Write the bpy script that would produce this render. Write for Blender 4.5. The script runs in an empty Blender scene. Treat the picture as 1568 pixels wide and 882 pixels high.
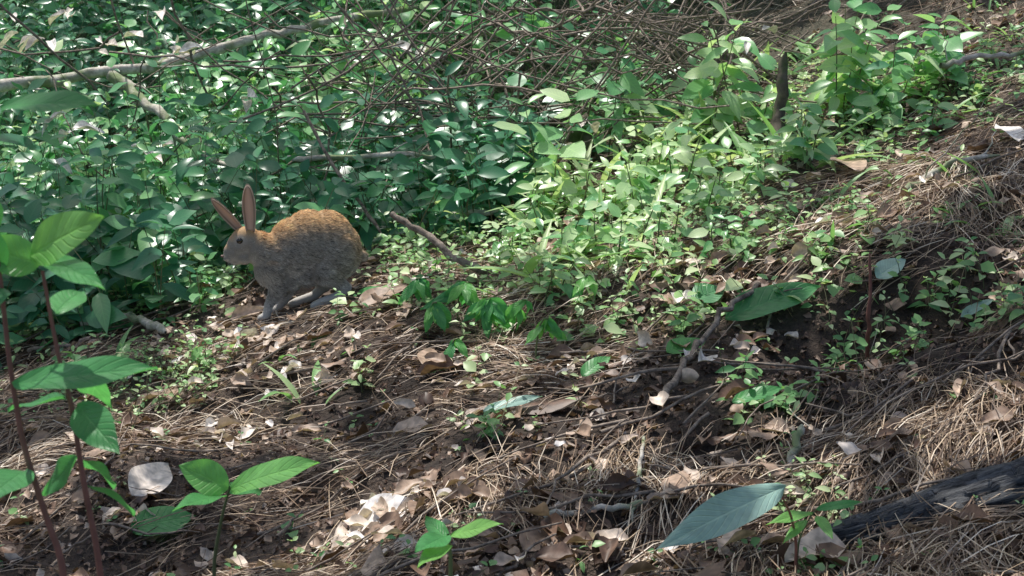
import bpy, math, random, bmesh
import numpy as np
from mathutils import Vector, Matrix
random.seed(5); rng=np.random.default_rng(11)
scene=bpy.context.scene
PITCH=math.radians(15); FPX=2200.0; CAMZ=1.0
# ------------------------------------------------------------------ noise / terrain
def vn(x,y,s,seed=0):
    x=np.asarray(x,float)/s+1000; y=np.asarray(y,float)/s+1000
    i=np.floor(x).astype(np.int64); j=np.floor(y).astype(np.int64)
    fx=x-i; fy=y-j; fx=fx*fx*(3-2*fx); fy=fy*fy*(3-2*fy)
    def h(a,b):
        n=(a*374761393+b*668265263+seed*144269504)&0xffffffff
        n=((n^(n>>13))*1274126177)&0xffffffff
        return ((n^(n>>16))&0xffff)/65535.0
    return (h(i,j)*(1-fx)+h(i+1,j)*fx)*(1-fy)+(h(i,j+1)*(1-fx)+h(i+1,j+1)*fx)*fy-0.5
def sm(a,b,x):
    t=np.clip((np.asarray(x,float)-a)/(b-a),0,1); return t*t*(3-2*t)
RX,RY=-0.60,3.90
def H(x,y):
    x=np.asarray(x,float); y=np.asarray(y,float)
    z=0.20*np.clip(x,-7,9)
    z=z+0.32*sm(0.3,3.0,x)*sm(2.8,5.5,y)
    z=z-0.28*sm(4.35,5.6,y)*(1-sm(-1.2,0.6,x))
    z=z+0.30*np.clip(y-6.0,0,45)*sm(5.6,7.5,y)
    z=z-0.06*(1-sm(3.2,3.6,y+0.3*vn(x,y,0.35,5)))*sm(-1.3,-0.5,x)*(1-sm(0.5,1.2,x))
    z=z-0.10*np.exp(-(((x-0.80)/0.28)**2+((y-3.05)/0.18)**2))
    near=np.exp(-(((x-RX)/0.30)**2+((y-RY)/0.20)**2))
    k=1-0.93*near
    z=z+k*(0.10*vn(x,y,1.3,1)+0.075*vn(x,y,0.42,2)+0.045*vn(x,y,0.17,3)+0.026*vn(x,y,0.07,4))
    return z
def ray(u,v):
    a=(u-784)/FPX; b=(441-v)/FPX
    return np.array([a, math.cos(PITCH)+b*math.sin(PITCH), -math.sin(PITCH)+b*math.cos(PITCH)])
def at(u,v,y):
    r=ray(u,v); return np.array([0,0,CAMZ])+r*(y/r[1])
def G(u,v,up=0.0):
    r=ray(u,v); ts=np.arange(0.8,30,0.01)
    P=np.array([0,0,CAMZ])[None]+r[None]*ts[:,None]
    hit=np.nonzero(P[:,2]<H(P[:,0],P[:,1]))[0]
    p=P[hit[0]] if len(hit) else P[-1]
    return np.array([p[0],p[1],float(H(p[0],p[1]))+up])
def nrm(a): return a/np.maximum(np.linalg.norm(a,axis=-1,keepdims=True),1e-9)
def Hn(x,y,e=0.03):
    return nrm(np.stack([-(H(x+e,y)-H(x-e,y))/(2*e),-(H(x,y+e)-H(x,y-e))/(2*e),np.ones_like(x)],-1))
def gset(L_): return [(G(u,v)[:2],a,b) for (u,v,a,b) in L_]
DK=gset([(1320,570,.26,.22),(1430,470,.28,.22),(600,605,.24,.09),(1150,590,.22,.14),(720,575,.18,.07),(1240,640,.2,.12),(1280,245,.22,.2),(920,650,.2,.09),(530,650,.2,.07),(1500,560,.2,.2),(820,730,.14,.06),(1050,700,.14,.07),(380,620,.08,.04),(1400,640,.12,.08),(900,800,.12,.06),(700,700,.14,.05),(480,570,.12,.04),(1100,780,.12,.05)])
NB=gset([(440,610,.16,.08),(340,660,.14,.08),(400,500,.2,.1),(250,700,.2,.08),(480,720,.2,.08),(850,760,.2,.06),(1450,650,.2,.10),(1450,330,.4,.3),(720,590,.06,.04),(120,720,.2,.1),(1380,740,.2,.08)])
SUN_TINT=gset([(440,610,.13,.09),(330,665,.11,.09),(400,510,.2,.12),(590,800,.1,.08),(680,770,.08,.06),(560,780,.08,.06),(30,780,.1,.08),(830,640,.06,.05),(1080,440,.12,.12),(850,380,.2,.2),(1400,290,.12,.12)])  # sunlight painted into the litter: needles and leaves turn paler at these spots
def blob(S_,x,y):
    d=np.zeros_like(np.asarray(x,float))
    for (c,a,b) in S_: d=np.maximum(d,np.exp(-(((x-c[0])/a)**2+((y-c[1])/b)**2)))
    return d
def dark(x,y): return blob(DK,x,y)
# ------------------------------------------------------------------ mesh accumulators
class Acc:
    def __init__(s): s.v=[];s.q=[];s.uv=[];s.r=[];s.mi=[];s.n=0
    def raw(s,v,q,uv,r,mi=0):
        v=np.asarray(v,float); q=np.asarray(q,int)
        s.v.append(v);s.q.append(q+s.n);s.uv.append(np.asarray(uv,float))
        s.r.append(np.broadcast_to(np.asarray(r,float),(len(v),)).copy()); s.mi.append(np.full(len(q),mi,np.int32)); s.n+=len(v)
    def inst(s,T,pos,F,N,sc,rnd,mi=0):
        tv,tf,tuv=T; pos=np.asarray(pos,float);n=len(pos)
        if n==0: return
        Y=nrm(np.asarray(F,float)); X=nrm(np.cross(Y,np.asarray(N,float))); Z=np.cross(X,Y)
        sc=np.asarray(sc,float)
        if sc.ndim==1: sc=np.repeat(sc[:,None],3,1)
        P=pos[:,None]+X[:,None]*(tv[None,:,0:1]*sc[:,None,0:1])+Y[:,None]*(tv[None,:,1:2]*sc[:,None,1:2])+Z[:,None]*(tv[None,:,2:3]*sc[:,None,2:3])
        m=len(tv); q=(tf[None]+(np.arange(n)*m)[:,None,None]).reshape(-1,4)
        s.raw(P.reshape(-1,3),q,np.tile(tuv,(n,1)),np.repeat(rnd,m),mi)
    def tube(s,pts,rad,sides=5,r=0.5,mi=0,jit=0.0):
        pts=np.asarray(pts,float);k=len(pts)
        rad=np.broadcast_to(np.asarray(rad,float),(k,))
        T=nrm(np.gradient(pts,axis=0)); ref=np.array([0.31,0.17,0.93]) if abs(T[0,2])<0.8 else np.array([1.0,0.1,0])
        A=nrm(np.cross(T,ref)); B=np.cross(T,A)
        an=np.arange(sides)/sides*2*math.pi
        R=rad[:,None]*np.ones(sides)
        if jit: R=R*(1+jit*(rng.random((k,sides))-0.5))
        V=pts[:,None]+R[...,None]*(A[:,None]*np.cos(an)[None,:,None]+B[:,None]*np.sin(an)[None,:,None])
        idx=np.arange(k*sides).reshape(k,sides)
        q=np.stack([idx[:-1],np.roll(idx,-1,1)[:-1],np.roll(idx,-1,1)[1:],idx[1:]],-1).reshape(-1,4)
        L=np.concatenate([[0],np.cumsum(np.linalg.norm(np.diff(pts,axis=0),axis=1))])
        uv=np.stack([np.tile(an/6.283,(k,1)),np.tile(L[:,None],(1,sides))],-1).reshape(-1,2)
        s.raw(V.reshape(-1,3),q,uv,r,mi)
    def build(s,name,mats,parent=None,smooth=True,cols=None):
        v=np.concatenate(s.v);q=np.concatenate(s.q)
        me=bpy.data.meshes.new(name)
        me.vertices.add(len(v)); me.vertices.foreach_set('co',v.astype(np.float32).ravel())
        me.loops.add(q.size); me.loops.foreach_set('vertex_index',q.astype(np.int32).ravel())
        me.polygons.add(len(q)); me.polygons.foreach_set('loop_start',(np.arange(len(q))*4).astype(np.int32))
        me.polygons.foreach_set('use_smooth',np.full(len(q),smooth))
        for m in mats: me.materials.append(m)
        me.polygons.foreach_set('material_index',np.concatenate(s.mi))
        me.update(calc_edges=True)
        a=me.attributes.new('uvp','FLOAT2','POINT'); a.data.foreach_set('vector',np.concatenate(s.uv).astype(np.float32).ravel())
        a=me.attributes.new('rnd','FLOAT','POINT'); a.data.foreach_set('value',np.concatenate(s.r).astype(np.float32))
        if cols is not None:
            a=me.attributes.new('fcol','FLOAT_COLOR','POINT'); a.data.foreach_set('color',np.asarray(cols,np.float32).ravel())
        o=bpy.data.objects.new(name,me); scene.collection.objects.link(o)
        if parent: o.parent=parent
        return o
def leafT(nl=4,nw=2,width=0.5,fold=0.12,droop=0.2,p=0.8,q=0.9,wave=0.0,curl=0.0,twist=0.0,seed=0):
    V=[];UV=[];r=random.Random(seed)
    ph=r.random()*6
    for i in range(nl+1):
        t=i/nl; w=width/2*max(0.0,math.sin(math.pi*min(1,t**p)))**q if 0<i<nl else 0.004
        for j in range(nw+1):
            u=-1+2*j/nw
            x=u*w; z=abs(u)*w*fold*2-droop*t*t+wave*math.sin(t*9+ph+u*2)*abs(u)*0.5
            z+=curl*(u*u)*w*2
            a=twist*(t-0.5)
            V.append((x*math.cos(a)-z*math.sin(a)*0.5,t-droop*droop*t*t*0.4,z+x*math.sin(a))); UV.append((u,t))
    F=[]
    for i in range(nl):
        for j in range(nw):
            a=i*(nw+1)+j; F.append((a,a+1,a+nw+2,a+nw+1))
    return np.array(V),np.array(F),np.array(UV)
# ------------------------------------------------------------------ materials
def newmat(name):
    m=bpy.data.materials.new(name);m.use_nodes=True
    nt=m.node_tree; nt.nodes.clear(); return m,nt,nt.nodes,nt.links
def ramp(n,stops):
    e=n.color_ramp.elements
    while len(e)<len(stops): e.new(0.5)
    for k,(p,c) in enumerate(stops): e[k].position=p; e[k].color=(*c,1)
def leafmat(name,stops,trans=0.35,rough=0.42,vein=0.0,tcol=1.6,spec=0.45,blotch=0.25,veinf=9.0,bump=True):
    m,nt,N,L=newmat(name)
    at_=N.new('ShaderNodeAttribute');at_.attribute_name='rnd'
    cr=N.new('ShaderNodeValToRGB');ramp(cr,stops);L.new(at_.outputs['Fac'],cr.inputs[0])
    col=cr.outputs[0]
    if blotch>0:
        tc=N.new('ShaderNodeNewGeometry')
        no=N.new('ShaderNodeTexNoise');no.inputs['Scale'].default_value=60;no.inputs['Detail'].default_value=1.5
        L.new(tc.outputs['Position'],no.inputs['Vector'])
        mr=N.new('ShaderNodeMapRange');mr.inputs[1].default_value=0.3;mr.inputs[2].default_value=0.7;mr.inputs[3].default_value=1-blotch;mr.inputs[4].default_value=1+blotch
        L.new(no.outputs['Fac'],mr.inputs[0])
        mu=N.new('ShaderNodeVectorMath');mu.operation='SCALE';L.new(cr.outputs[0],mu.inputs[0]);L.new(mr.outputs[0],mu.inputs['Scale'])
        col=mu.outputs[0]
    p=N.new('ShaderNodeBsdfPrincipled');p.inputs['Roughness'].default_value=rough;p.inputs['Specular IOR Level'].default_value=spec
    if vein>0:
        ua=N.new('ShaderNodeAttribute');ua.attribute_name='uvp'
        sx=N.new('ShaderNodeSeparateXYZ');L.new(ua.outputs['Vector'],sx.inputs[0])
        ab=N.new('ShaderNodeMath');ab.operation='ABSOLUTE';L.new(sx.outputs[0],ab.inputs[0])
        a1=N.new('ShaderNodeMath');a1.operation='MULTIPLY_ADD';L.new(ab.outputs[0],a1.inputs[0]);a1.inputs[1].default_value=-0.22;L.new(sx.outputs[1],a1.inputs[2])
        a2=N.new('ShaderNodeMath');a2.operation='MULTIPLY';L.new(a1.outputs[0],a2.inputs[0]);a2.inputs[1].default_value=veinf
        fr=N.new('ShaderNodeMath');fr.operation='PINGPONG';L.new(a2.outputs[0],fr.inputs[0]);fr.inputs[1].default_value=0.5
        sv=N.new('ShaderNodeMapRange');L.new(fr.outputs[0],sv.inputs[0]);sv.inputs[1].default_value=0.0;sv.inputs[2].default_value=0.13;sv.inputs[3].default_value=1;sv.inputs[4].default_value=0
        mv=N.new('ShaderNodeMapRange');L.new(ab.outputs[0],mv.inputs[0]);mv.inputs[1].default_value=0.02;mv.inputs[2].default_value=0.09;mv.inputs[3].default_value=1;mv.inputs[4].default_value=0
        mx=N.new('ShaderNodeMath');mx.operation='MAXIMUM';L.new(sv.outputs[0],mx.inputs[0]);L.new(mv.outputs[0],mx.inputs[1])
        mm=N.new('ShaderNodeMath');mm.operation='MULTIPLY';L.new(mx.outputs[0],mm.inputs[0]);mm.inputs[1].default_value=vein
        mix=N.new('ShaderNodeMix');mix.data_type='RGBA';L.new(mm.outputs[0],mix.inputs[0]);L.new(col,mix.inputs[6])
        sc=N.new('ShaderNodeVectorMath');sc.operation='MULTIPLY_ADD';L.new(col,sc.inputs[0]);sc.inputs[1].default_value=(1.5,1.4,1.3);sc.inputs[2].default_value=(.03,.04,.03)
        L.new(sc.outputs[0],mix.inputs[7]); col=mix.outputs[2]
        if bump:
            bp=N.new('ShaderNodeBump');bp.inputs['Strength'].default_value=0.5;bp.inputs['Distance'].default_value=0.002;bp.invert=True
            L.new(mx.outputs[0],bp.inputs['Height']);L.new(bp.outputs[0],p.inputs['Normal'])
    L.new(col,p.inputs['Base Color'])
    out=N.new('ShaderNodeOutputMaterial')
    if trans>0:
        tr=N.new('ShaderNodeBsdfTranslucent')
        s2=N.new('ShaderNodeVectorMath');s2.operation='MULTIPLY';L.new(col,s2.inputs[0]);s2.inputs[1].default_value=(tcol*1.1,tcol*1.15,tcol*0.7)
        L.new(s2.outputs[0],tr.inputs['Color'])
        mi=N.new('ShaderNodeMixShader');mi.inputs[0].default_value=trans;L.new(p.outputs[0],mi.inputs[1]);L.new(tr.outputs[0],mi.inputs[2]);L.new(mi.outputs[0],out.inputs[0])
    else: L.new(p.outputs[0],out.inputs[0])
    return m
def barkmat(name,c1,c2,scale=30,rough=0.85,stretch=None,bump=0.6,moss=None):
    m,nt,N,L=newmat(name)
    if stretch:
        a=N.new('ShaderNodeAttribute');a.attribute_name='uvp'
        mp=N.new('ShaderNodeMapping');mp.inputs['Scale'].default_value=stretch;L.new(a.outputs['Vector'],mp.inputs[0]);src=mp.outputs[0]
    else:
        g=N.new('ShaderNodeNewGeometry');src=g.outputs['Position']
    no=N.new('ShaderNodeTexNoise');no.inputs['Scale'].default_value=scale;no.inputs['Detail'].default_value=6;no.inputs['Roughness'].default_value=0.7;L.new(src,no.inputs['Vector'])
    cr=N.new('ShaderNodeValToRGB');ramp(cr,[(0.34,c1),(0.66,c2)]);L.new(no.outputs['Fac'],cr.inputs[0]);col=cr.outputs[0]
    if moss:
        g=N.new('ShaderNodeNewGeometry');n2=N.new('ShaderNodeTexNoise');n2.inputs['Scale'].default_value=9;n2.inputs['Detail'].default_value=5;L.new(g.outputs['Position'],n2.inputs['Vector'])
        c2r=N.new('ShaderNodeValToRGB');ramp(c2r,[(0.47,(0,0,0)),(0.6,(1,1,1))]);L.new(n2.outputs['Fac'],c2r.inputs[0])
        mix=N.new('ShaderNodeMix');mix.data_type='RGBA';L.new(c2r.outputs[0],mix.inputs[0]);L.new(col,mix.inputs[6]);mix.inputs[7].default_value=(*moss,1);col=mix.outputs[2]
    p=N.new('ShaderNodeBsdfPrincipled');p.inputs['Roughness'].default_value=rough;p.inputs['Specular IOR Level'].default_value=0.15;L.new(col,p.inputs['Base Color'])
    bp=N.new('ShaderNodeBump');bp.inputs['Strength'].default_value=bump;bp.inputs['Distance'].default_value=0.01;L.new(no.outputs['Fac'],bp.inputs['Height']);L.new(bp.outputs[0],p.inputs['Normal'])
    out=N.new('ShaderNodeOutputMaterial');L.new(p.outputs[0],out.inputs[0]);return m
M_green=leafmat('foliage_green',[(0,(.055,.21,.115)),(.35,(.11,.35,.15)),(.75,(.27,.52,.22)),(1,(.62,.76,.46))],0.36,0.32,vein=0.3,tcol=1.25,spec=.7,blotch=0,bump=False)
M_herb=leafmat('herb_green',[(0,(.11,.29,.11)),(.5,(.26,.48,.18)),(1,(.62,.74,.42))],0.36,0.4,tcol=1.2,blotch=0)
M_hero=leafmat('sapling_leaf',[(0,(.05,.21,.10)),(.5,(.10,.36,.11)),(1,(.26,.55,.14))],0.4,0.38,vein=0.3,blotch=.12,tcol=1.5)
M_grey=leafmat('silvery_leaf',[(0,(.2,.37,.32)),(1,(.36,.52,.45))],0.2,0.42,vein=0.4,blotch=.12,veinf=13)
M_dead=leafmat('dead_leaf',[(0,(.06,.033,.024)),(.3,(.19,.115,.08)),(.6,(.42,.30,.22)),(.85,(.70,.59,.50)),(1,(.86,.81,.78))],0.15,0.5,vein=0.25,tcol=1.0,blotch=.35,bump=False)
M_needle=leafmat('pine_needle',[(0,(.07,.043,.03)),(.35,(.26,.175,.115)),(.7,(.54,.41,.28)),(1,(.84,.75,.62))],0.0,0.45,blotch=0)
M_stem=leafmat('stem',[(0,(.06,.08,.035)),(.5,(.15,.19,.08)),(1,(.3,.26,.15))],0,0.6,blotch=0)
M_red=leafmat('red_stem',[(0,(.17,.07,.06)),(1,(.26,.12,.09))],0,0.5)
M_twig=barkmat('twig_bark',(.11,.085,.07),(.40,.33,.27),60)
M_pale=barkmat('pale_branch_bark',(.28,.25,.21),(.72,.67,.60),28,moss=(.2,.25,.13))
M_log=barkmat('weathered_log',(.022,.022,.024),(.25,.255,.265),5.5,stretch=(9,1.7,1),bump=.9,rough=.95)
M_trunk=barkmat('tree_bark',(.05,.045,.035),(.24,.2,.16),12,moss=(.08,.13,.04))
m,nt,N,L=newmat('canopy_diffuser_leaf');M_can=m  # unseen leaves, very translucent so they spread fill light into the shade
at_=N.new('ShaderNodeAttribute');at_.attribute_name='rnd'
cr=N.new('ShaderNodeValToRGB');ramp(cr,[(0,(.28,.40,.25)),(1,(.44,.54,.35))]);L.new(at_.outputs['Fac'],cr.inputs[0])
d=N.new('ShaderNodeBsdfDiffuse');L.new(cr.outputs[0],d.inputs[0]);t_=N.new('ShaderNodeBsdfTranslucent');t_.inputs[0].default_value=(.82,.87,.78,1)
mi=N.new('ShaderNodeMixShader');mi.inputs[0].default_value=.55;L.new(d.outputs[0],mi.inputs[1]);L.new(t_.outputs[0],mi.inputs[2]);o=N.new('ShaderNodeOutputMaterial');L.new(mi.outputs[0],o.inputs[0])
# ground
m,nt,N,L=newmat('forest_soil');M_soil=m
g=N.new('ShaderNodeNewGeometry')
n1=N.new('ShaderNodeTexNoise');n1.inputs['Scale'].default_value=3;n1.inputs['Detail'].default_value=6;n1.inputs['Roughness'].default_value=.72
n2=N.new('ShaderNodeTexNoise');n2.inputs['Scale'].default_value=45;n2.inputs['Detail'].default_value=5;n2.inputs['Roughness'].default_value=.75
L.new(g.outputs['Position'],n1.inputs['Vector']);L.new(g.outputs['Position'],n2.inputs['Vector'])
c1=N.new('ShaderNodeValToRGB');ramp(c1,[(.35,(.03,.023,.02)),(.5,(.095,.07,.056)),(.68,(.24,.18,.14))]);
ad=N.new('ShaderNodeMath');ad.operation='MULTIPLY_ADD';L.new(n1.outputs['Fac'],ad.inputs[0]);ad.inputs[1].default_value=.5
hf=N.new('ShaderNodeMath');hf.operation='MULTIPLY';L.new(n2.outputs['Fac'],hf.inputs[0]);hf.inputs[1].default_value=.5;L.new(hf.outputs[0],ad.inputs[2]);L.new(ad.outputs[0],c1.inputs[0])
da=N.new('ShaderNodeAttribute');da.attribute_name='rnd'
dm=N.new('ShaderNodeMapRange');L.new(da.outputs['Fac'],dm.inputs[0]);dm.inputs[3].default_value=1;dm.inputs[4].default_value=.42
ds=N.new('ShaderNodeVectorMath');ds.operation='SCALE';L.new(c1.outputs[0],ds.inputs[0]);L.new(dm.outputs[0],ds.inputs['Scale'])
sx=N.new('ShaderNodeSeparateXYZ');L.new(g.outputs['Position'],sx.inputs[0])
fr=N.new('ShaderNodeMapRange');L.new(sx.outputs[1],fr.inputs[0]);fr.inputs[1].default_value=5;fr.inputs[2].default_value=9
gm=N.new('ShaderNodeMath');gm.operation='MULTIPLY';L.new(fr.outputs[0],gm.inputs[0]);L.new(n1.outputs['Fac'],gm.inputs[1])
mx=N.new('ShaderNodeMix');mx.data_type='RGBA';L.new(gm.outputs[0],mx.inputs[0]);L.new(ds.outputs[0],mx.inputs[6]);mx.inputs[7].default_value=(.07,.14,.07,1)
p=N.new('ShaderNodeBsdfPrincipled');p.inputs['Roughness'].default_value=.8;p.inputs['Specular IOR Level'].default_value=.25;L.new(mx.outputs[2],p.inputs['Base Color'])
bp=N.new('ShaderNodeBump');bp.inputs['Strength'].default_value=1;bp.inputs['Distance'].default_value=.02;L.new(n2.outputs['Fac'],bp.inputs['Height']);L.new(bp.outputs[0],p.inputs['Normal'])
o=N.new('ShaderNodeOutputMaterial');L.new(p.outputs[0],o.inputs[0])
# ------------------------------------------------------------------ ground sheet
def axis(lo,hi,st,far):
    a=list(np.arange(lo,hi,st)); x=a[-1];d=st
    while x<far: d*=1.13; x+=d; a.append(x)
    x=a[0];d=st;b=[]
    while x>-far: d*=1.13;x-=d;b.append(x)
    return np.array(b[::-1]+a)
xs=axis(-2.6,3.2,.02,120); ys=axis(1.0,7.5,.02,150)
X,Y=np.meshgrid(xs,ys); nx,ny=len(xs),len(ys)
V=np.stack([X,Y,H(X,Y)],-1).reshape(-1,3)
idx=np.arange(nx*ny).reshape(ny,nx)
q=np.stack([idx[:-1,:-1],idx[:-1,1:],idx[1:,1:],idx[1:,:-1]],-1).reshape(-1,4)
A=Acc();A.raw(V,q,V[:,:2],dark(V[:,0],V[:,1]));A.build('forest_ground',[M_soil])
# ------------------------------------------------------------------ sampling helper
def samp(n,y0,y1,mx=.40,pad=.4,pw=1.0):
    t=rng.random(n); y=y0*(y1/y0)**(t**pw); x=(rng.random(n)*2-1)*(mx*y+pad); return x,y
def rabbit_clear(x,y,r=1.0):
    return (((x-RX)/(0.26*r))**2+((y-(RY-.05))/(0.17*r))**2)>1
LA=G(1262,838,.0);LB=G(1640,745,.0)
def log_clear(x,y,w=.07):
    d=(LB-LA)[:2];L2=(d**2).sum();t=np.clip(((x-LA[0])*d[0]+(y-LA[1])*d[1])/L2,0,1)
    return np.hypot(x-LA[0]-t*d[0],y-LA[1]-t*d[1])>w
# pine needles
Tn=(np.array([[s*.5,t,0.16*(t-t*t)*3.2] for t in (0,.33,.66,1) for s in (-1,1)]),np.array([[0,1,3,2],[2,3,5,4],[4,5,7,6]]),np.array([[s,t] for t in (0,.33,.66,1) for s in (-1,1)]))
A=Acc()
n=125000; x,y=samp(n,1.25,8.0)
dens=.42+1.6*vn(x,y,.42,21)+1.3*vn(x,y,.13,22)-0.95*dark(x,y)-.25*sm(4.3,5.5,y)+.5*blob(NB,x,y)
k=rng.random(n)<dens; x=x[k];y=y[k]; n=len(x)
ang=math.radians(38)+2.6*vn(x,y,.45,23)+2.0*vn(x,y,.13,29)+rng.normal(0,.42,n)+math.pi*(rng.random(n)<.5)
ln=rng.uniform(.05,.18,n)
x1=x+np.cos(ang)*ln;y1=y+np.sin(ang)*ln
z0=H(x,y)+rng.uniform(.001,.016,n);z1=H(x1,y1)+rng.uniform(.001,.024,n)
F=np.stack([x1-x,y1-y,z1-z0],-1);a_=rng.uniform(-1.4,1.4,n)
Nn=np.stack([np.sin(a_)*np.sin(ang),-np.sin(a_)*np.cos(ang),np.cos(a_)+.1],-1)
sc=np.stack([rng.uniform(.0011,.0021,n),np.linalg.norm(F,axis=1),ln*rng.uniform(.1,1.5,n)],-1)
A.inst(Tn,np.stack([x,y,z0],-1),F,Nn,sc,np.clip(rng.beta(1.5,2.1,n)+.5*vn(x,y,.25,24)+.28*blob(SUN_TINT,x,y),0,1))
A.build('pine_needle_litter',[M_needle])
# dead leaves
A=Acc()
for k in range(9):
    T=leafT(7,4,random.uniform(.4,.7),random.uniform(-.1,.2),random.uniform(-.15,.2),wave=random.uniform(.03,.16),curl=random.uniform(-.3,.45),twist=random.uniform(-.6,.6),seed=k)
    n=700;x,y=samp(n,1.3,9)
    kk=(rng.random(n)<.5+1.5*vn(x,y,.4,31)+.6*vn(x,y,.15,32)-.4*dark(x,y))&rabbit_clear(x,y,.7)&log_clear(x,y);x=x[kk];y=y[kk];n=len(x)
    a=rng.uniform(0,6.283,n);Nn=Hn(x,y)+rng.normal(0,.25,(n,3));F=np.stack([np.cos(a),np.sin(a),.2*np.cos(a)+rng.normal(0,.1,n)],-1)
    s=rng.gamma(4,.0095,n)+.01
    A.inst(T,np.stack([x,y,H(x,y)+rng.uniform(.006,.024,n)],-1)-nrm(F)*s[:,None]*.5,F,Nn,s,np.clip(rng.beta(1.2,2.0,n)+.25*blob(SUN_TINT,x,y),0,1))
for (u,v,r,c) in [(380,520,.09,30),(330,545,.08,18),(450,530,.1,18),(590,800,.05,24),(680,775,.04,14),(620,850,.04,12),(310,690,.05,12),(290,520,.1,16),(1060,520,.12,14),(1090,440,.12,18),(1290,290,.15,14),(780,690,.1,8),(900,560,.12,12),(830,850,.07,4),(1500,330,.2,16),(1240,370,.12,12),(560,590,.15,12),(420,600,.1,12),(1000,600,.12,10),(1160,700,.1,8),(1150,430,.1,14),(600,440,.1,10),(800,400,.12,12)]:  # pale leaf clusters, several at sun patches so those read brighter
    g_=G(u,v);x=g_[0]+rng.normal(0,r,c);y=g_[1]+rng.normal(0,r,c);kk=rabbit_clear(x,y,.8);x=x[kk];y=y[kk];c=len(x);a=rng.uniform(0,6.283,c)
    T=leafT(8,4,random.uniform(.5,.75),random.uniform(-.1,.2),random.uniform(-.1,.25),wave=.14,curl=random.uniform(-.3,.4),twist=.4,seed=int(u))
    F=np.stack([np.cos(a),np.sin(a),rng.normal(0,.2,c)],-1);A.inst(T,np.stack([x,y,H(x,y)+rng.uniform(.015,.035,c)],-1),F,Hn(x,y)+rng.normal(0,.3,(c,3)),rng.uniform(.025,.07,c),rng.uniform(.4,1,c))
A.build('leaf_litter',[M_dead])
A=Acc()
for k in range(3):
    T=leafT(3,2,random.uniform(.4,.9),.3,random.uniform(-.5,.5),wave=.3,twist=1,seed=20+k)
    n=17000;x,y=samp(n,1.3,8)
    a=rng.uniform(0,6.283,n);Nn=Hn(x,y)+rng.normal(0,.6,(n,3));F=np.stack([np.cos(a),np.sin(a),rng.normal(0,.4,n)],-1)
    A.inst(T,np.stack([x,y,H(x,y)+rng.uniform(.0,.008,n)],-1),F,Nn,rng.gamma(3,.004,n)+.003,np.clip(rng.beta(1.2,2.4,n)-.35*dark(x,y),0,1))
A.build('litter_debris',[M_dead])
A=Acc()
for i in range(420):
    x,y=samp(1,1.5,9);x=float(x[0]);y=float(y[0]);a=random.uniform(-.4,1.3)+(math.pi if random.random()<.5 else 0);ln=random.uniform(.08,.45)*(1 if y<5 else 1.7)
    k=7;t=np.linspace(0,1,k);cur=random.uniform(-.25,.25)
    px=x+np.cos(a)*ln*t-np.sin(a)*cur*ln*(t-t*t)*2+rng.normal(0,.004,k);py=y+np.sin(a)*ln*t+np.cos(a)*cur*ln*(t-t*t)*2+rng.normal(0,.004,k)
    if not rabbit_clear(px,py).all(): continue
    r=random.uniform(.0015,.005)
    pz=H(px,py)+r+.012+t*random.uniform(-.005,.04)
    A.tube(np.stack([px,py,pz],-1),r*(1-.6*t),5,random.random())
A.build('fallen_twigs',[M_twig])
# ------------------------------------------------------------------ vegetation generators
class Veg:
    def __init__(s): s.P=[];s.F=[];s.N=[];s.S=[];s.R=[];s.A=Acc()
    def leaf(s,p,f,n,sz,r): s.P.append(p);s.F.append(f);s.N.append(n);s.S.append(sz);s.R.append(r)
    def shoot(s,base,h,lean,nodes,ls,tone,stemr=.0022,pair=True,droop=.1,start=.25,smi=1,cam=.3):
        az=random.uniform(0,6.28);k=5;t=np.linspace(0,1,k)
        pts=np.stack([base[0]+lean[0]*h*t**1.6,base[1]+lean[1]*h*t**1.6,base[2]-.01+h*t],-1)
        pts[1:-1,:2]+=rng.normal(0,.012*h,(k-2,2))
        s.A.tube(pts,stemr*(1-.6*t),3,random.random(),smi)
        for i in range(nodes):
            tt=start+(1-start)*i/max(1,nodes-1); j=min(k-2,int(tt*(k-1)));f=tt*(k-1)-j;p=pts[j]*(1-f)+pts[j+1]*f
            for sd in ((0,math.pi) if pair else (0,)):
                a=az+i*(1.57 if pair else 2.4)+sd+random.gauss(0,.25)
                el=random.gauss(.12 if i<nodes-1 else .6,.3)-droop
                d=np.array([math.cos(a),math.sin(a),el])
                n=np.array([random.gauss(0,.36),-cam+random.gauss(0,.33),1.0])
                sz=ls*(.55+.55*math.sin(math.pi*min(1,.15+.75*tt)))*random.uniform(.65,1.25)
                s.leaf(p+d*sz*.12,d,n,sz,min(1,max(0,tone+random.gauss(0,.2))))
    def build(s,name,Ts,mats):
        n=len(s.P);P=np.array(s.P);F=np.array(s.F);Nn=np.array(s.N);S=np.array(s.S);R=np.array(s.R);w=rng.integers(0,len(Ts),n)
        for k,T in enumerate(Ts):
            m=w==k; s.A.inst(T,P[m],F[m],Nn[m],S[m],R[m],0)
        return s.A.build(name,mats)
Tb=[leafT(5,2,.5,.12,.2),leafT(5,2,.42,.2,.4),leafT(5,2,.6,.06,.1,wave=.06),leafT(5,2,.34,.18,.3)]
Ts=[leafT(3,2,.6,.1,.1),leafT(3,2,.75,.15,.2),leafT(3,2,.4,.2,.3),leafT(4,2,.45,.12,.35)]
Tl=[leafT(6,2,.13,.25,.35,p=.7),leafT(6,2,.17,.2,.6,p=.7),leafT(6,2,.1,.3,.15,p=.7)]
ULP=[(at(u,v,d)[:2],r,r) for (u,v,d,r) in [(100,65,5.8,.3),(240,75,5.8,.22),(30,45,6,.3),(160,70,5.8,.2),(300,80,5.8,.2),(590,90,6.4,.3),(240,180,5.4,.12),(110,200,5.4,.12),(850,200,5.5,.15)]]  # spots where bright sunlit gaps are painted as paler leaf tone
V1=Veg()
cnt=0
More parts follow.
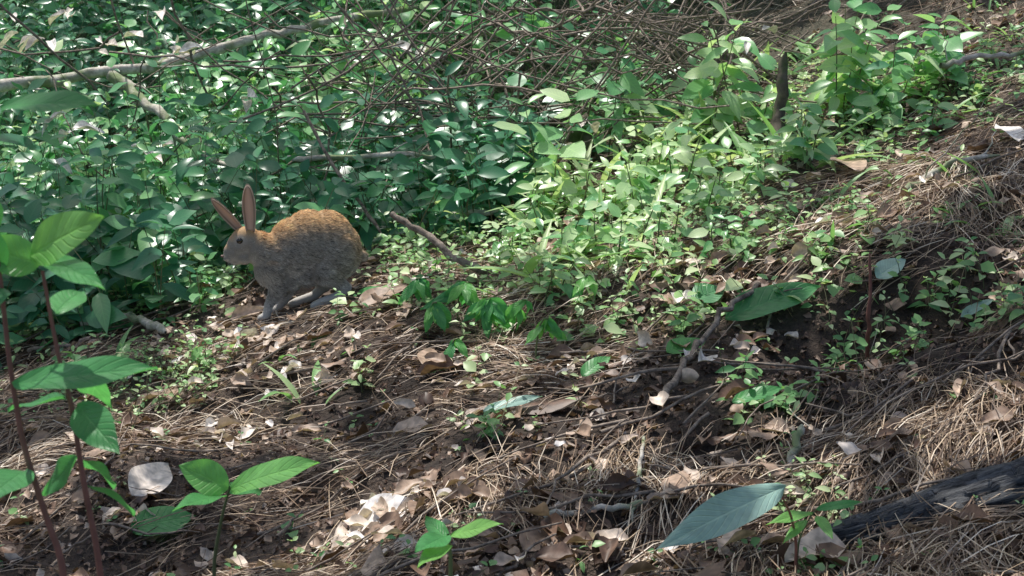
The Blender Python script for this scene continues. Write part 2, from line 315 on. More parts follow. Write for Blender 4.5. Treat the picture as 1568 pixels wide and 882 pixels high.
while cnt<2300:
    y=3.9*(12/3.9)**random.random(); x=random.uniform(-1,1)*(.42*y+.5)
    yb=3.95+.55*float(sm(-1.2,-.4,x))+1.25*float(sm(-.2,.7,x))+.2*float(vn(x,y,.5,41))
    if y<yb: continue
    right=float(sm(.2,1.6,x)); ul=float(blob(ULP,x,y))
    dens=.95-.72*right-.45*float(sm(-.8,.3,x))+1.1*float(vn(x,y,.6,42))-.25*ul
    if random.random()>dens: continue
    if (abs(x-RX)<.3 and y<4.35): continue
    cnt+=1
    dd=y-yb
    h=random.uniform(.12,.3)+min(.6,.4*max(0,dd))*random.uniform(.2,1.3)*(1-.5*right)
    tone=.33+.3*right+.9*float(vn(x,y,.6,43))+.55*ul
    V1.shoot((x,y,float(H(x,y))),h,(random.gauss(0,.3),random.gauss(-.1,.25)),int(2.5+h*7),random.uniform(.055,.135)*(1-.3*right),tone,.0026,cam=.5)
def tall(u,v,top,ls,tone,nodes=7,n=1,lean=.15):
    for i in range(n):
        c=G(u+random.gauss(0,14*(n>1)),v+random.gauss(0,8*(n>1)));h=(v-top)/FPX*c[1]*1.02
        V1.shoot(c,h,(random.gauss(0,lean),random.gauss(0,.1)),nodes,ls*random.uniform(.85,1.15),tone,.0035,start=.3,cam=.6,droop=.2)
for a in [(60,470,180,.12,.35,8,3),(150,470,230,.12,.4,7,3),(240,450,290,.10,.5,6,3),(450,290,170,.11,.45,6,2),(520,300,130,.11,.5,8,2),(590,300,170,.1,.5,7,2),(690,320,220,.09,.6,6,3),(830,330,150,.11,.8,7,2),(930,230,70,.13,.6,6,2),(1090,230,50,.12,.75,7,3),(1290,190,25,.13,.75,7,4),(1370,180,60,.10,.7,6,3),(1180,220,120,.1,.8,6,2),(1450,130,30,.1,.6,6,3),(760,320,250,.08,.7,5,3),(20,330,90,.13,.3,8,3),(330,300,120,.12,.35,8,3),(650,330,280,.07,.7,4,4),(980,330,240,.07,.8,5,3),(1040,300,200,.08,.85,5,3),(310,470,400,.05,.6,4,4),
 (870,400,320,.065,.8,4,4),(940,400,320,.065,.85,4,4),(780,400,340,.055,.8,4,4),(1000,390,310,.06,.8,4,4),(1080,350,270,.065,.8,4,4),(1150,300,220,.07,.85,5,5),(1230,260,170,.07,.8,5,4),(720,360,300,.06,.85,4,4),(900,340,260,.065,.9,4,4),(1130,390,330,.05,.7,4,4),(840,470,400,.05,.7,4,3),(1340,200,130,.08,.7,5,3),(1420,210,150,.06,.6,4,3),(820,360,280,.07,.9,5,4),(1000,280,190,.08,.9,5,4)]: tall(*a)
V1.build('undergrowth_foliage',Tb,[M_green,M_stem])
# pale leaves added in the undergrowth to stand in for blown-out bright gaps
A=Acc()
for (u,v,d,n,r) in [(100,65,5.3,6,.16),(240,75,5.3,5,.10),(290,72,5.3,3,.05),(25,42,5.3,5,.12),(155,66,5.3,3,.07),(100,225,4.8,3,.07),(225,235,4.8,3,.06),(110,168,4.9,2,.04),(840,225,5.0,3,.07),(900,187,5.0,2,.04),(1165,60,4.9,2,.04),(370,155,5.2,2,.04),(600,95,5.8,4,.15),(965,400,4.2,2,.02),(1550,215,4.3,1,.02)]:
    c=at(u,v,d);pp=c+rng.normal(0,r,(n,3))*np.array([1,.6,.45]);a=rng.uniform(0,6.28,n)
    A.inst(leafT(8,4,.42,.1,.25,wave=.1,curl=.3,seed=int(u)),pp,np.stack([np.cos(a),np.sin(a),rng.normal(-.1,.3,n)],-1),np.array([-.1,-.35,1.])+rng.normal(0,.25,(n,3)),rng.uniform(.05,.12,n),rng.uniform(.9,1,n))
A.build('pale_highlight_leaves',[M_dead])
V2=Veg()
def herbpatch(u,v,r,n,tone,ls=(.018,.045),h=(.03,.12)):
    c=G(u,v)
    for i in range(n):
        x=c[0]+random.gauss(0,r);y=c[1]+random.gauss(0,r*1.2)
        if not rabbit_clear(np.array(x),np.array(y)): continue
        hh=random.uniform(*h)
        V2.shoot((x,y,float(H(x,y))),hh,(random.gauss(0,.4),random.gauss(0,.4)),random.randint(2,4),random.uniform(*ls),tone+random.gauss(0,.18),.0013,start=.35)
for a in [(850,400,.28,50,.7),(950,380,.25,35,.7),(760,400,.2,28,.6),(1050,390,.25,35,.6),(700,330,.2,35,.7),(900,330,.25,40,.8),(1180,250,.25,80,.65),(1250,150,.3,90,.6),(1080,330,.2,35,.6),(620,400,.15,30,.6),(1420,150,.3,80,.5),(1130,180,.25,70,.7),(980,290,.25,40,.7),(250,590,.10,80,.6,(.012,.025),(.04,.12)),(640,360,.2,30,.6),(570,460,.08,18,.6),(680,470,.1,30,.6),(870,480,.12,30,.6),(1400,480,.12,20,.5),(1480,500,.12,20,.4),(740,660,.03,8,.6),(1330,560,.04,8,.4),(1150,620,.05,12,.3),(200,480,.15,60,.5),(90,500,.15,50,.4),(350,440,.12,40,.6),(270,430,.15,60,.5),(1220,370,.15,30,.5),(1520,120,.3,80,.5),(1230,790,.03,16,.8,(.012,.025),(.03,.08)),(120,600,.06,20,.4),(320,580,.03,8,.5),(1130,370,.12,25,.6),(1000,470,.1,18,.5)]:
    herbpatch(*a)
for i in range(420):
    x,y=samp(1,1.7,7);x=float(x[0]);y=float(y[0])
    if not rabbit_clear(np.array(x),np.array(y)): continue
    V2.shoot((x,y,float(H(x,y))),random.uniform(.015,.06),(random.gauss(0,.4),random.gauss(0,.4)),2,random.uniform(.012,.032),random.uniform(.1,.7),.001,start=.5)
V2.build('forest_herbs',Ts,[M_herb,M_stem])
V3=Veg()
def tuft(c,n,ls,tone,spread=.05,up=.9):
    for i in range(n):
        a=random.uniform(0,6.28);p=np.array([c[0]+random.gauss(0,spread),c[1]+random.gauss(0,spread),0.]);p[2]=float(H(p[0],p[1]))
        d=np.array([math.cos(a)*.7,math.sin(a)*.7,random.uniform(.4,1.2)*up])
        V3.leaf(p,d,np.array([-math.cos(a)*.6,-math.sin(a)*.6,1.]),random.uniform(*ls),min(1,max(0,tone+random.gauss(0,.2))))
for (u,v,n,t) in [(960,220,18,.8),(1010,230,22,.85),(1060,220,24,.85),(1100,200,18,.8),(930,260,14,.8),(1150,230,12,.7),(1200,240,12,.6),(1260,230,12,.6),(1080,270,12,.7),(900,310,12,.8),(850,340,12,.8),(980,330,8,.7),(1350,180,8,.5),(1150,130,10,.7),(1230,100,10,.7),(1320,90,8,.6),(640,330,9,.6),(720,300,9,.6),(940,400,8,.7),(830,420,8,.6)]:
    c=G(u+random.gauss(0,12),v+random.gauss(0,10)); tuft(c,n,(.10,.28),t,.07)
for i in range(240):
    x,y=samp(1,3.2,8.5);x=float(x[0]);y=float(y[0])
    if not rabbit_clear(np.array(x),np.array(y),1.2): continue
    if y<4.2 and random.random()<.7: continue
    tuft((x,y),random.randint(2,6),(.05,.16),random.uniform(.2,.7),.03)
V3.build('grass_tufts',Tl,[M_herb])
def hero(acc,b,t,w,n,tone,droop=.25,mi=0,fold=.08,wave=.04):
    b=np.array(b,float);t=np.array(t,float);L_=np.linalg.norm(t-b)
    acc.inst(leafT(18,10,w/L_,fold,droop*.6,wave=wave,seed=int(tone*100)),b[None],(t-b+np.array(n)*L_*droop*.45)[None],np.array(n,float)[None],np.array([L_]),np.array([tone]),mi)
def droopy(u,v,h,n,ls,name='drooping_herb'):
    c=G(u,v);A=Acc();k=6;t=np.linspace(0,1,k)
    pts=np.stack([c[0]+.25*h*t*t,c[1]-.1*h*t,c[2]+h*np.sin(t*1.7)],-1);A.tube(pts,.0025,5,.5,1)
    for i in range(n):
        tt=random.uniform(.45,1);p=pts[0]*(1-tt)+pts[-1]*tt;p[2]=c[2]+h*math.sin(tt*1.7)
        a=random.uniform(0,6.28);L_=ls*random.uniform(.5,1.15)
        d=np.array([math.cos(a)*.75,math.sin(a)*.55-.1,-.75+random.gauss(0,.25)]);hero(A,p,p+nrm(d)*L_,L_*random.uniform(.28,.4),(math.cos(a)*.4+random.gauss(0,.3),-.8+math.sin(a)*.3,.5),random.uniform(.2,.9),.3,wave=.1)
    A.build(name,[M_hero,M_stem])
for a in [(655,520,.10,14,.085),(735,520,.11,14,.09),(700,500,.12,12,.08),(820,560,.12,7,.10),(790,520,.1,6,.08),(690,560,.07,6,.06),(890,470,.08,6,.07),(630,480,.1,10,.07)]: droopy(*a)
def flat(name,u0,v0,u1,v1,wpx,tone,mat,up=.02,nn=(0,-.35,1),droop=.15):
    a=G(u0,v0,up);b=G(u1,v1,up);d=(a[1]+b[1])/2;A=Acc();hero(A,a,b,wpx*d/FPX*1.5,nn,tone,droop);return A.build(name,[mat])
flat('fallen_green_leaf',1110,508,1255,455,50,.25,M_hero,.03)
flat('fallen_green_leaf',1020,560,1080,540,28,.6,M_hero,.03)
flat('fallen_green_leaf',1060,480,1110,460,35,.2,M_hero,.03)
flat('fallen_green_leaf',550,458,612,462,22,.5,M_hero,.02)
flat('fallen_green_leaf',1340,450,1385,418,30,.8,M_grey,.03)
flat('fallen_green_leaf',890,590,935,560,22,.5,M_hero,.02)
flat('fallen_green_leaf',1470,500,1520,472,14,.6,M_grey,.02)
flat('fallen_green_leaf',200,820,300,800,50,.4,M_hero,.01)
flat('fallen_green_leaf',740,650,830,628,16,.4,M_grey,.03)
flat('fallen_green_leaf',1120,640,1200,615,22,.4,M_hero,.03)
flat('curled_dead_leaf',548,488,625,455,26,.45,M_dead,.035)
flat('curled_dead_leaf',205,780,262,728,44,.9,M_dead,.03,(.2,-.7,.7),.3)
flat('curled_dead_leaf',1560,235,1525,205,25,.97,M_dead,.03)
flat('curled_dead_leaf',1310,290,1280,260,35,.6,M_dead,.05,(0,-.8,.5))
flat('curled_dead_leaf',800,850,860,820,45,.5,M_dead,.01)
flat('curled_dead_leaf',540,815,640,785,50,1,M_dead,.02,(0,-.5,.9))
flat('curled_dead_leaf',650,575,665,545,25,.6,M_dead,.02,(0,-.8,.5))
# ------------------------------------------------------------------ branches
def branch(name,pts,r0,r1,mat,sides=8,sub=6,wob=.006,extra=0):
    P=[np.array(p,float) for p in pts];Q=[]
    for i in range(len(P)-1):
        for k in range(sub): Q.append(P[i]*(1-k/sub)+P[i+1]*k/sub)
    Q.append(P[-1]);Q=np.array(Q)
    for _ in range(2): Q[1:-1]=(Q[:-2]+2*Q[1:-1]+Q[2:])/4
    Q[1:-1]+=rng.normal(0,wob,(len(Q)-2,3));t=np.linspace(0,1,len(Q))
    rr=(r0*(1-t)+r1*t)*(1+.07*rng.normal(0,1,len(Q)));rr[-1]*=.3
    A=Acc();A.tube(Q,rr,sides,.5,0,.25)
    for e in range(extra):
        j=random.randint(1,len(Q)-2);d=nrm(Q[j+1]-Q[j]+rng.normal(0,.7,3)*np.linalg.norm(Q[j+1]-Q[j]));L_=random.uniform(.1,.35)
        k=6;tt=np.linspace(0,1,k);R=Q[j]+d*(tt*L_)[:,None]+rng.normal(0,.008,(k,3));A.tube(R,r0*.3*(1-.7*tt),5,.5)
    return A.build(name,[mat])
branch('fallen_branch',[at(-60,135,5.6),at(120,118,5.7),at(250,100,5.8),at(380,62,5.9),at(480,38,6.0),at(640,10,6.1)],.024,.014,M_pale,10,extra=5)
branch('fallen_branch',[at(170,115,5.6),at(240,170,5.4),at(300,235,5.2),at(380,265,5.0)],.022,.006,M_pale,10,extra=2)
branch('fallen_branch',[at(440,242,4.7),at(600,236,4.75),at(700,238,4.8),at(800,232,4.8)],.010,.006,M_pale,8,extra=3)
branch('fallen_branch',[G(660,365,.08),at(760,325,4.5),at(890,283,4.7)],.010,.006,M_pale,8,extra=1)
branch('dead_stick',[at(600,327,3.95),at(660,365,3.9),at(700,400,3.82),G(752,445,.05)],.009,.012,M_twig,8,wob=.003)
branch('dead_stick',[at(465,170,4.7),at(520,270,4.6),at(585,360,4.4)],.006,.006,M_twig,6,wob=.004)
branch('dead_stick',[G(1000,640,.02),G(1040,590,.03),G(1090,530,.05),G(1160,470,.06),at(1240,430,3.9)],.009,.005,M_twig,8,wob=.006,extra=2)
branch('dead_stick',[G(1170,455,.0),at(1195,400,3.85),at(1225,345,3.85)],.016,.006,M_twig,8,extra=1)
branch('dead_stick',[G(1330,555,-.02),at(1329,490,3.0),at(1332,385,3.0)],.006,.003,M_red,7,wob=.002)
branch('dead_stick',[G(1205,735,0),at(1215,690,2.45),at(1228,650,2.5)],.009,.007,M_pale,8,wob=.002)
branch('dead_stick',[G(835,800,.01),G(940,795,.02),G(985,792,.02)],.006,.005,M_pale,8,wob=.003)
branch('dead_stick',[G(985,680,.01),G(975,750,.02),G(968,820,.02)],.004,.003,M_pale,8,wob=.003)
branch('dead_stick',[G(1385,310,.03),G(1450,275,.04),G(1530,255,.03)],.010,.006,M_pale,8,extra=2)
branch('dead_stick',[at(1440,100,4.5),at(1500,85,4.5),at(1600,75,4.5)],.009,.007,M_pale,8,extra=2)
branch('dead_stick',[G(125,520,.05),G(180,512,.06),G(225,520,.05),G(255,530,.04)],.014,.012,M_pale,8,wob=.004)
branch('dead_stick',[G(45,550,.02),G(100,545,.03),G(150,525,.02)],.008,.006,M_twig,8,wob=.004)
branch('tree_stump',[G(1190,245,-.03),at(1192,170,4.75),at(1203,80,4.75)],.026,.014,M_trunk,9,wob=.008)
branch('mossy_stump',[G(890,250,-.05),at(888,215,5.3),at(886,185,5.3)],.05,.04,M_trunk,10,wob=.006)
A=Acc()
for i in range(400):
    u=random.gauss(700,170);v=random.uniform(20,300);d=random.uniform(4.8,7)
    if i%3==0: u=random.uniform(0,1500);v=random.uniform(10,200);d=random.uniform(5.0,7.5)
    if i%5==0: u=random.gauss(1000,90);v=random.uniform(10,130);d=random.uniform(5.0,6.5)
    p=at(u,v,d); g0=float(H(p[0],p[1]))
    if p[2]<g0+.02: continue
    a=random.uniform(0,6.28);L_=random.uniform(.3,1.1);el=random.gauss(.1,.6);k=9;t=np.linspace(0,1,k)-.5
    dr=np.array([math.cos(a),math.sin(a)*.5,el]);bend=rng.normal(0,.25,3)
    Q=p+dr*(t*L_)[:,None]+bend*((t*t)*L_)[:,None]+rng.normal(0,.008,(k,3))
    A.tube(Q,random.uniform(.0018,.005),5,random.random())
A.build('bramble_thicket',[M_twig])
for (x,y,r) in [(-2.1,9.5,.13),(-.7,11,.16),(1.4,12,.18),(-4.2,13,.2),(3.4,11.5,.15)]:
    z=float(H(x,y));A=Acc();k=14;t=np.linspace(0,1,k);A.tube(np.stack([x+.25*t*t+rng.normal(0,.015,k),y+0*t,z-.1+5*t],-1),r*(1.3-.8*t),12,.5,0,.1)
    for e in range(9):
        zz=z+random.uniform(2.2,5);a=random.uniform(0,6.28);Q=np.array([[x+math.cos(a)*s*1.4,y+math.sin(a)*s*1.4,zz+s*.5-s*s*.3] for s in np.linspace(0,1,7)])
        A.tube(Q,.04*(1.1-np.linspace(0,1,7)),6,.5)
        n=60;PP=Q[rng.integers(2,7,n)]+rng.normal(0,.3,(n,3));a2=rng.uniform(0,6.28,n)
        A.inst(Ts[0],PP,np.stack([np.cos(a2),np.sin(a2),rng.normal(0,.3,n)],-1),np.stack([rng.normal(0,.4,n),rng.normal(0,.4,n),np.ones(n)],-1),rng.uniform(.08,.16,n),rng.random(n)*.6,1)
    A.build('background_tree',[M_trunk,M_green])
# ------------------------------------------------------------------ weathered log bottom right
a=LA+np.array([0,-.02,.005]);b=LB+np.array([.1,0,.0]);k=110;s_=140
t=np.linspace(0,1,k);c=a[None]*(1-t)[:,None]+b[None]*t[:,None];T_=nrm(b-a);U_=nrm(np.cross(T_,[0,0,1]));W_=np.cross(U_,T_)
rad=(.030+.055*np.minimum(1,t*1.3+.05))
an=np.arange(s_)/s_*2*math.pi
TT,AA=np.meshgrid(t,an,indexing='ij')
gro=.22*vn(AA*3.0,TT*2.0,.5,51)+.16*vn(AA*6,TT*4,.5,52)+.10*vn(AA*14,TT*5,.5,53)+.06*vn(AA*30,TT*6,.5,55)
gro=gro-.22*(np.abs(((AA*2.2+1.5*vn(TT*3,AA*0,.6,54))%1.0)-.5)<.06)-.14*sm(.08,.12,vn(AA*4,TT*6,.5,57))
RR=rad[:,None]*(1+gro); RR[0]*=.5;RR[1]*=.85
Vv=c[:,None]+U_*(RR*np.cos(AA)*1.25)[...,None]+W_*(RR*np.sin(AA)*.9)[...,None]
Vv[:6]+=T_*(.05*vn(AA[:6]*6,TT[:6]*0,.5,58))[...,None]
idx=np.arange(k*s_).reshape(k,s_)
q=np.stack([idx[:-1],np.roll(idx,-1,1)[:-1],np.roll(idx,-1,1)[1:],idx[1:]],-1).reshape(-1,4)
A=Acc();A.raw(Vv.reshape(-1,3),q,np.stack([AA*1.0,TT*1.5],-1).reshape(-1,2),.5);A.build('weathered_log',[M_log],smooth=True)
# ------------------------------------------------------------------ foreground saplings
UPF=(0.05,-.85,.6)
def sap(name,stems,leaves,mats=(M_hero,M_red)):
    A=Acc()
    for (pts,r) in stems:
        P=[np.array(p,float) for p in pts];g0=P[0].copy();g0[2]=float(H(g0[0],g0[1]))-.02;P=[g0]+P
        Q=[]
        for i in range(len(P)-1):
            for k in range(5): Q.append(P[i]*(1-k/5)+P[i+1]*k/5)
        Q.append(P[-1]);Q=np.array(Q)
        for _ in range(2): Q[1:-1]=(Q[:-2]+2*Q[1:-1]+Q[2:])/4
        A.tube(Q,np.linspace(r,r*.45,len(Q)),8,random.random(),1)
    for (u0,v0,u1,v1,d0,d1,w,n,tone,dr) in leaves:
        hero(A,at(u0,v0,d0),at(u1,v1,d1),w,n,tone,dr,0)
    return A.build(name,list(mats))
sap('broadleaf_sapling',[([at(100,870,1.20),at(70,790,1.2),at(35,680,1.2),at(15,560,1.2),at(0,420,1.2),at(-20,300,1.2)],.0036),
 ([at(155,870,1.22),at(128,740,1.22),at(110,620,1.22),at(88,540,1.22),at(65,415,1.22)],.0034)],
 [(45,392,155,330,1.22,1.18,.044,UPF,.9,.1),(62,405,-40,375,1.22,1.2,.038,UPF,.7,.1),(70,400,152,428,1.22,1.12,.026,(0,-.5,.8),.5,.3),
 (85,480,128,440,1.22,1.28,.03,UPF,.5,.3),(20,590,240,560,1.18,1.14,.04,(0,-.42,.9),.35,.12),(118,620,178,690,1.22,1.16,.035,(.2,-.8,.4),.3,.2),
 (100,610,10,625,1.2,1.3,.02,(0,-.2,1),.3,.1),(40,720,-30,770,1.2,1.12,.04,(0,-.6,.8),.35,.2),(125,740,210,780,1.22,1.3,.028,(0,-.3,1),.3,.2),
 (128,640,185,645,1.22,1.28,.018,(0,-.3,1),.4,.1),(0,440,-30,480,1.2,1.15,.03,UPF,.2,.2),(0,165,152,155,1.15,1.12,.036,(0,-.35,.9),.35,.25),(0,425,-60,330,1.2,1.2,.04,UPF,.5,.1),
 (120,700,60,760,1.22,1.3,.025,UPF,.3,.1),(120,700,180,735,1.22,1.35,.022,UPF,.3,.1),(-10,360,-60,290,1.2,1.2,.04,UPF,.5,.1),(110,560,165,610,1.22,1.4,.025,UPF,.4,.1),(-20,300,0,165,1.2,1.15,.004,UPF,.1,.1)])
sap('broadleaf_seedling',[([at(325,872,1.62),at(340,790,1.62),at(352,745,1.62)],.003)],
 [(352,750,482,702,1.62,1.56,.046,(0.1,-.5,.85),.75,.2),(350,748,275,712,1.62,1.6,.046,(-.1,-.65,.75),.7,.1),(345,760,265,775,1.62,1.5,.03,(0,-.3,1),.45,.2),(350,752,405,745,1.62,1.75,.03,UPF,.4,.1)],(M_hero,M_stem))
sap('broadleaf_seedling',[([at(690,885,1.6),at(690,850,1.6),at(686,818,1.6)],.0035)],
 [(690,820,768,800,1.6,1.55,.026,(0,-.5,.9),.95,.1),(686,820,636,842,1.6,1.52,.03,(-.1,-.6,.8),.4,.1),(688,830,650,790,1.6,1.68,.022,(-.3,-.6,.7),.5,.1),(690,835,640,860,1.6,1.5,.026,(-.2,-.6,.8),.9,.2)],(M_hero,M_stem))
sap('silvery_leaf_plant',[([at(1220,835,2.0),at(1212,790,1.98),at(1195,755,1.95)],.003)],
 [(1203,745,1008,836,1.95,1.80,.058,(-.1,-.72,.72),.55,.22)],(M_grey,M_red))
sap('broadleaf_seedling',[([at(1222,830,2.02),at(1235,800,2.02),at(1250,780,2.02)],.002)],
 [(1250,780,1320,768,2.02,2.0,.018,(0,-.5,.9),.4,.1),(1245,785,1175,800,2.02,1.95,.02,(0,-.4,.9),.9,.2),(1250,790,1275,822,2.02,1.95,.02,(0,-.5,.8),.8,.2),(1235,795,1200,830,2.02,1.95,.016,(0,-.5,.8),.8,.2)],(M_hero,M_stem))
# ------------------------------------------------------------------ RABBIT
S=.00179;TH=math.radians(20);cT,sT=math.cos(TH),math.sin(TH)
O=G(450,476);O[2]=float(H(O[0],O[1]))
def P(u,v,yo=0.0):
    yo=yo*S; X_=((u-450)*S+yo*sT)/cT; wy=X_*sT+yo*cT
    return np.array([X_,yo,((472-v)*S-wy*.27)/.962])
prim=[]
def ell(u,v,yo,rx,ry,rz,rot=0): prim.append((P(u,v,yo),(rx*S,ry*S,rz*S),rot))
def chain(pts,flat=1.0):
    for i in range(len(pts)-1):
        a_,ra=pts[i];b_,rb=pts[i+1];n=max(2,int(np.linalg.norm(b_-a_)/(.35*min(ra,rb)))+1)
        for k in range(n+1):
            f=k/n;r=ra*(1-f)+rb*f;prim.append((a_*(1-f)+b_*f,(r,r*flat,r),0))
ell(436,388,0,36,33,48,.25);ell(455,378,0,45,37,54);ell(478,368,0,48,41,56,-.1);ell(503,369,0,47,42,57);ell(520,377,0,38,36,48)
ell(420,400,0,28,28,38,.3);ell(440,420,0,30,25,25,.1);ell(468,412,0,36,30,24)
ell(412,380,0,28,25,30,.5);ell(400,374,0,25,22,27,.4)
ell(384,365,0,25,20,24,.3);ell(376,371,0,22,18,21,.5);ell(366,381,0,17,14,16,.6);ell(359,388,0,11,10,11,.5);ell(378,387,0,16,16.5,14,.4);ell(368,395,0,10,9.5,7)
ell(356,391,-4,6,5,5.5);ell(356,391,4,6,5,5.5)
ell(521,388,-27,32,17,43,.15);ell(510,404,-28,26,15,27,.3);ell(515,388,27,31,17,40,.1)
def foot(u,v,yo,r):
    p=P(u,v,yo);w=(O[0]+p[0]*cT-p[1]*sT,O[1]+p[0]*sT+p[1]*cT);p[2]=float(H(*w))-O[2]+r*.8+.004;return p
px=lambda r:r*S
hk=foot(534,440,-28,px(9));hk[2]+=.014
chain([(P(505,415,-30),px(20)),(P(522,428,-29),px(13)),(hk,px(9)),(foot(520,447,-30,px(7)),px(8.5)),(foot(496,450,-31,px(7)),px(8)),(foot(485,452,-31,px(5.5)),px(6.5))])
hk=foot(494,450,22,px(8));hk[2]+=.015
chain([(P(488,415,22),px(18)),(P(494,432,22),px(12)),(hk,px(8.5)),(foot(478,458,20,px(7)),px(8)),(foot(452,465,19,px(6.5)),px(7.5)),(foot(443,467,19,px(5)),px(6))])
chain([(P(425,408,-15),px(21)),(P(430,436,-15),px(15)),(P(423,452,-15),px(10)),(P(415,464,-14),px(7.4)),(foot(411,474,-14,px(6)),px(7.2)),(foot(403,478,-14,px(5)),px(6.5))])
chain([(P(425,408,13),px(20)),(P(438,438,13),px(14)),(P(433,454,13),px(9.5)),(P(427,464,13),px(7.2)),(foot(424,470,13,px(6)),px(7)),(foot(416,473,13,px(5)),px(6))])
ell(556,385,0,10,9,10)
bm=bmesh.new()
for (c_,r_,ro) in prim:
    mt=Matrix.Translation(Vector(c_))@Matrix.Rotation(ro,4,'Y')@Matrix.Diagonal((r_[0],r_[1],r_[2],1))
    bmesh.ops.create_icosphere(bm,subdivisions=3 if max(r_)>.02 else 2,radius=1,matrix=mt)
me=bpy.data.meshes.new('b');bm.to_mesh(me);bm.free()
tmp=bpy.data.objects.new('b',me);scene.collection.objects.link(tmp)
md=tmp.modifiers.new('r','REMESH');md.mode='VOXEL';md.voxel_size=.0028
md=tmp.modifiers.new('s','SMOOTH');md.iterations=9;md.factor=.5
dg=bpy.context.evaluated_depsgraph_get();ev=tmp.evaluated_get(dg);body=bpy.data.meshes.new_from_object(ev);bpy.data.objects.remove(tmp)
nv=len(body.vertices);co=np.empty(nv*3,np.float32);body.vertices.foreach_get('co',co);co=co.reshape(-1,3)
no_=np.empty(nv*3,np.float32);body.vertices.foreach_get('normal',no_);no_=no_.reshape(-1,3)
def furcol(p,n):
    z=p[:,2]
    c=np.tile(np.array([.43,.40,.35]),(len(p),1))
    def blend(c,col,w): w=np.clip(w,0,1)[:,None];return c*(1-w)+np.array(col)*w
    top=sm(.1,.8,n[:,2])*sm(.12,.20,z)
    c=blend(c,(.74,.45,.21),top*.95)
    rump=np.exp(-((p-P(548,365,-15))**2).sum(1)/.045**2);c=blend(c,(.62,.41,.22),rump*.75)
    nape=np.exp(-((p-P(410,350))**2).sum(1)/.022**2);c=blend(c,(.70,.38,.17),nape)
    c=blend(c,(.84,.82,.77),sm(-.1,-.7,n[:,2])*.9*(z>.035))
    th=np.exp(-((p-P(385,402))**2).sum(1)/.022**2);c=blend(c,(.76,.73,.68),th*.8)
    ch=np.exp(-((p-P(405,425))**2).sum(1)/.035**2);c=blend(c,(.66,.62,.55),ch*.7)
    hd_=np.exp(-((p-P(372,376))**2).sum(1)/.03**2);c=blend(c,(.54,.50,.44),hd_*.7)
    mz=np.exp(-((p-P(358,398))**2).sum(1)/.016**2);c=blend(c,(.84,.81,.77),mz*.8)
    for s in (-1,1):
        e=np.exp(-((p-P(378,365,s*18))**2).sum(1)/.014**2);c=blend(c,(.84,.79,.72),e*.85)
        e=np.exp(-((p-P(520,415,s*32))**2).sum(1)/.03**2);c=blend(c,(.64,.50,.35),e*.5)
    leg=sm(.075,.035,z-.2*(p[:,0]));c=blend(c,(.88,.84,.78),leg*.95)
    return c
par=bpy.data.objects.new('cottontail_rabbit',None);scene.collection.objects.link(par)
par.location=Vector(O);par.rotation_euler=(0,0,TH)
m,nt,N,L=newmat('rabbit_fur');M_fur=m
fa=N.new('ShaderNodeAttribute');fa.attribute_name='fcol'
p_=N.new('ShaderNodeBsdfPrincipled');p_.inputs['Roughness'].default_value=.65;p_.inputs['Specular IOR Level'].default_value=.3;L.new(fa.outputs['Color'],p_.inputs['Base Color'])
tr=N.new('ShaderNodeBsdfTranslucent');L.new(fa.outputs['Color'],tr.inputs[0]);mi=N.new('ShaderNodeMixShader');mi.inputs[0].default_value=.2;L.new(p_.outputs[0],mi.inputs[1]);L.new(tr.outputs[0],mi.inputs[2])
o=N.new('ShaderNodeOutputMaterial');L.new(mi.outputs[0],o.inputs[0])
bc=furcol(co,no_)*.7
a=body.attributes.new('fcol','FLOAT_COLOR','POINT');a.data.foreach_set('color',np.concatenate([bc,np.ones((nv,1))],1).astype(np.float32).ravel())
body.materials.clear();body.materials.append(M_fur);body.polygons.foreach_set('use_smooth',np.ones(len(body.polygons),bool))
bo=bpy.data.objects.new('body',body);scene.collection.objects.link(bo);bo.parent=par
body.calc_loop_triangles();nt_=len(body.loop_triangles);tri=np.empty(nt_*3,np.int32);body.loop_triangles.foreach_get('vertices',tri);tri=tri.reshape(-1,3)
ar=np.linalg.norm(np.cross(co[tri[:,1]]-co[tri[:,0]],co[tri[:,2]]-co[tri[:,0]]),axis=1);NF=70000
ti=rng.choice(nt_,NF,p=ar/ar.sum());w1=np.sqrt(rng.random(NF));w2=rng.random(NF);bw=np.stack([1-w1,w1*(1-w2),w1*w2],-1)[...,None]
fp=(co[tri[ti]]*bw).sum(1);fn=nrm((no_[tri[ti]]*bw).sum(1))
flow=np.tile(np.array([.9,0,-.35]),(NF,1))
hd=sm(P(400,370)[0]+.01,P(385,370)[0],fp[:,0])
tang=flow-(flow*fn).sum(1,keepdims=True)*fn
F=nrm(tang)*1.0+fn*.20+rng.normal(0,.11,(NF,3))
length=(.011*(1-.58*hd))*(1-.65*sm(.06,.02,fp[:,2]-.2*fp[:,0]))*rng.uniform(.6,1.3,NF)
fd=np.exp(-((fp-P(357,390))**2).sum(1)/.014**2);length*=1-.6*fd
eyeclear=np.minimum(((fp-P(377,366,-19))**2).sum(1),((fp-P(377,366,19))**2).sum(1))>.0066**2
fp=fp[eyeclear];fn=fn[eyeclear];F=F[eyeclear];length=length[eyeclear];NF=len(fp)
Tf=(np.array([[-.5,0,0],[.5,0,0],[.32,.55,0],[-.32,.55,0],[.04,1,0],[-.04,1,0]],float),np.array([[0,1,2,3],[3,2,4,5]]),np.array([[0,0],[0,0],[0,.5],[0,.5],[0,1],[0,1]],float))
A=Acc();A.inst(Tf,fp-fn*.001,F,fn+rng.normal(0,.3,(NF,3)),np.stack([rng.uniform(.0008,.0018,NF),length,length],-1),rng.random(NF))
lowp=sm(.05,.03,fp[:,2]-.2*fp[:,0])[:,None]
fc=furcol(fp,fn);tick=rng.random(NF)[:,None];clump=vn(fp[:,0]*1+fp[:,1]*.6,fp[:,2],.009,71)[:,None]
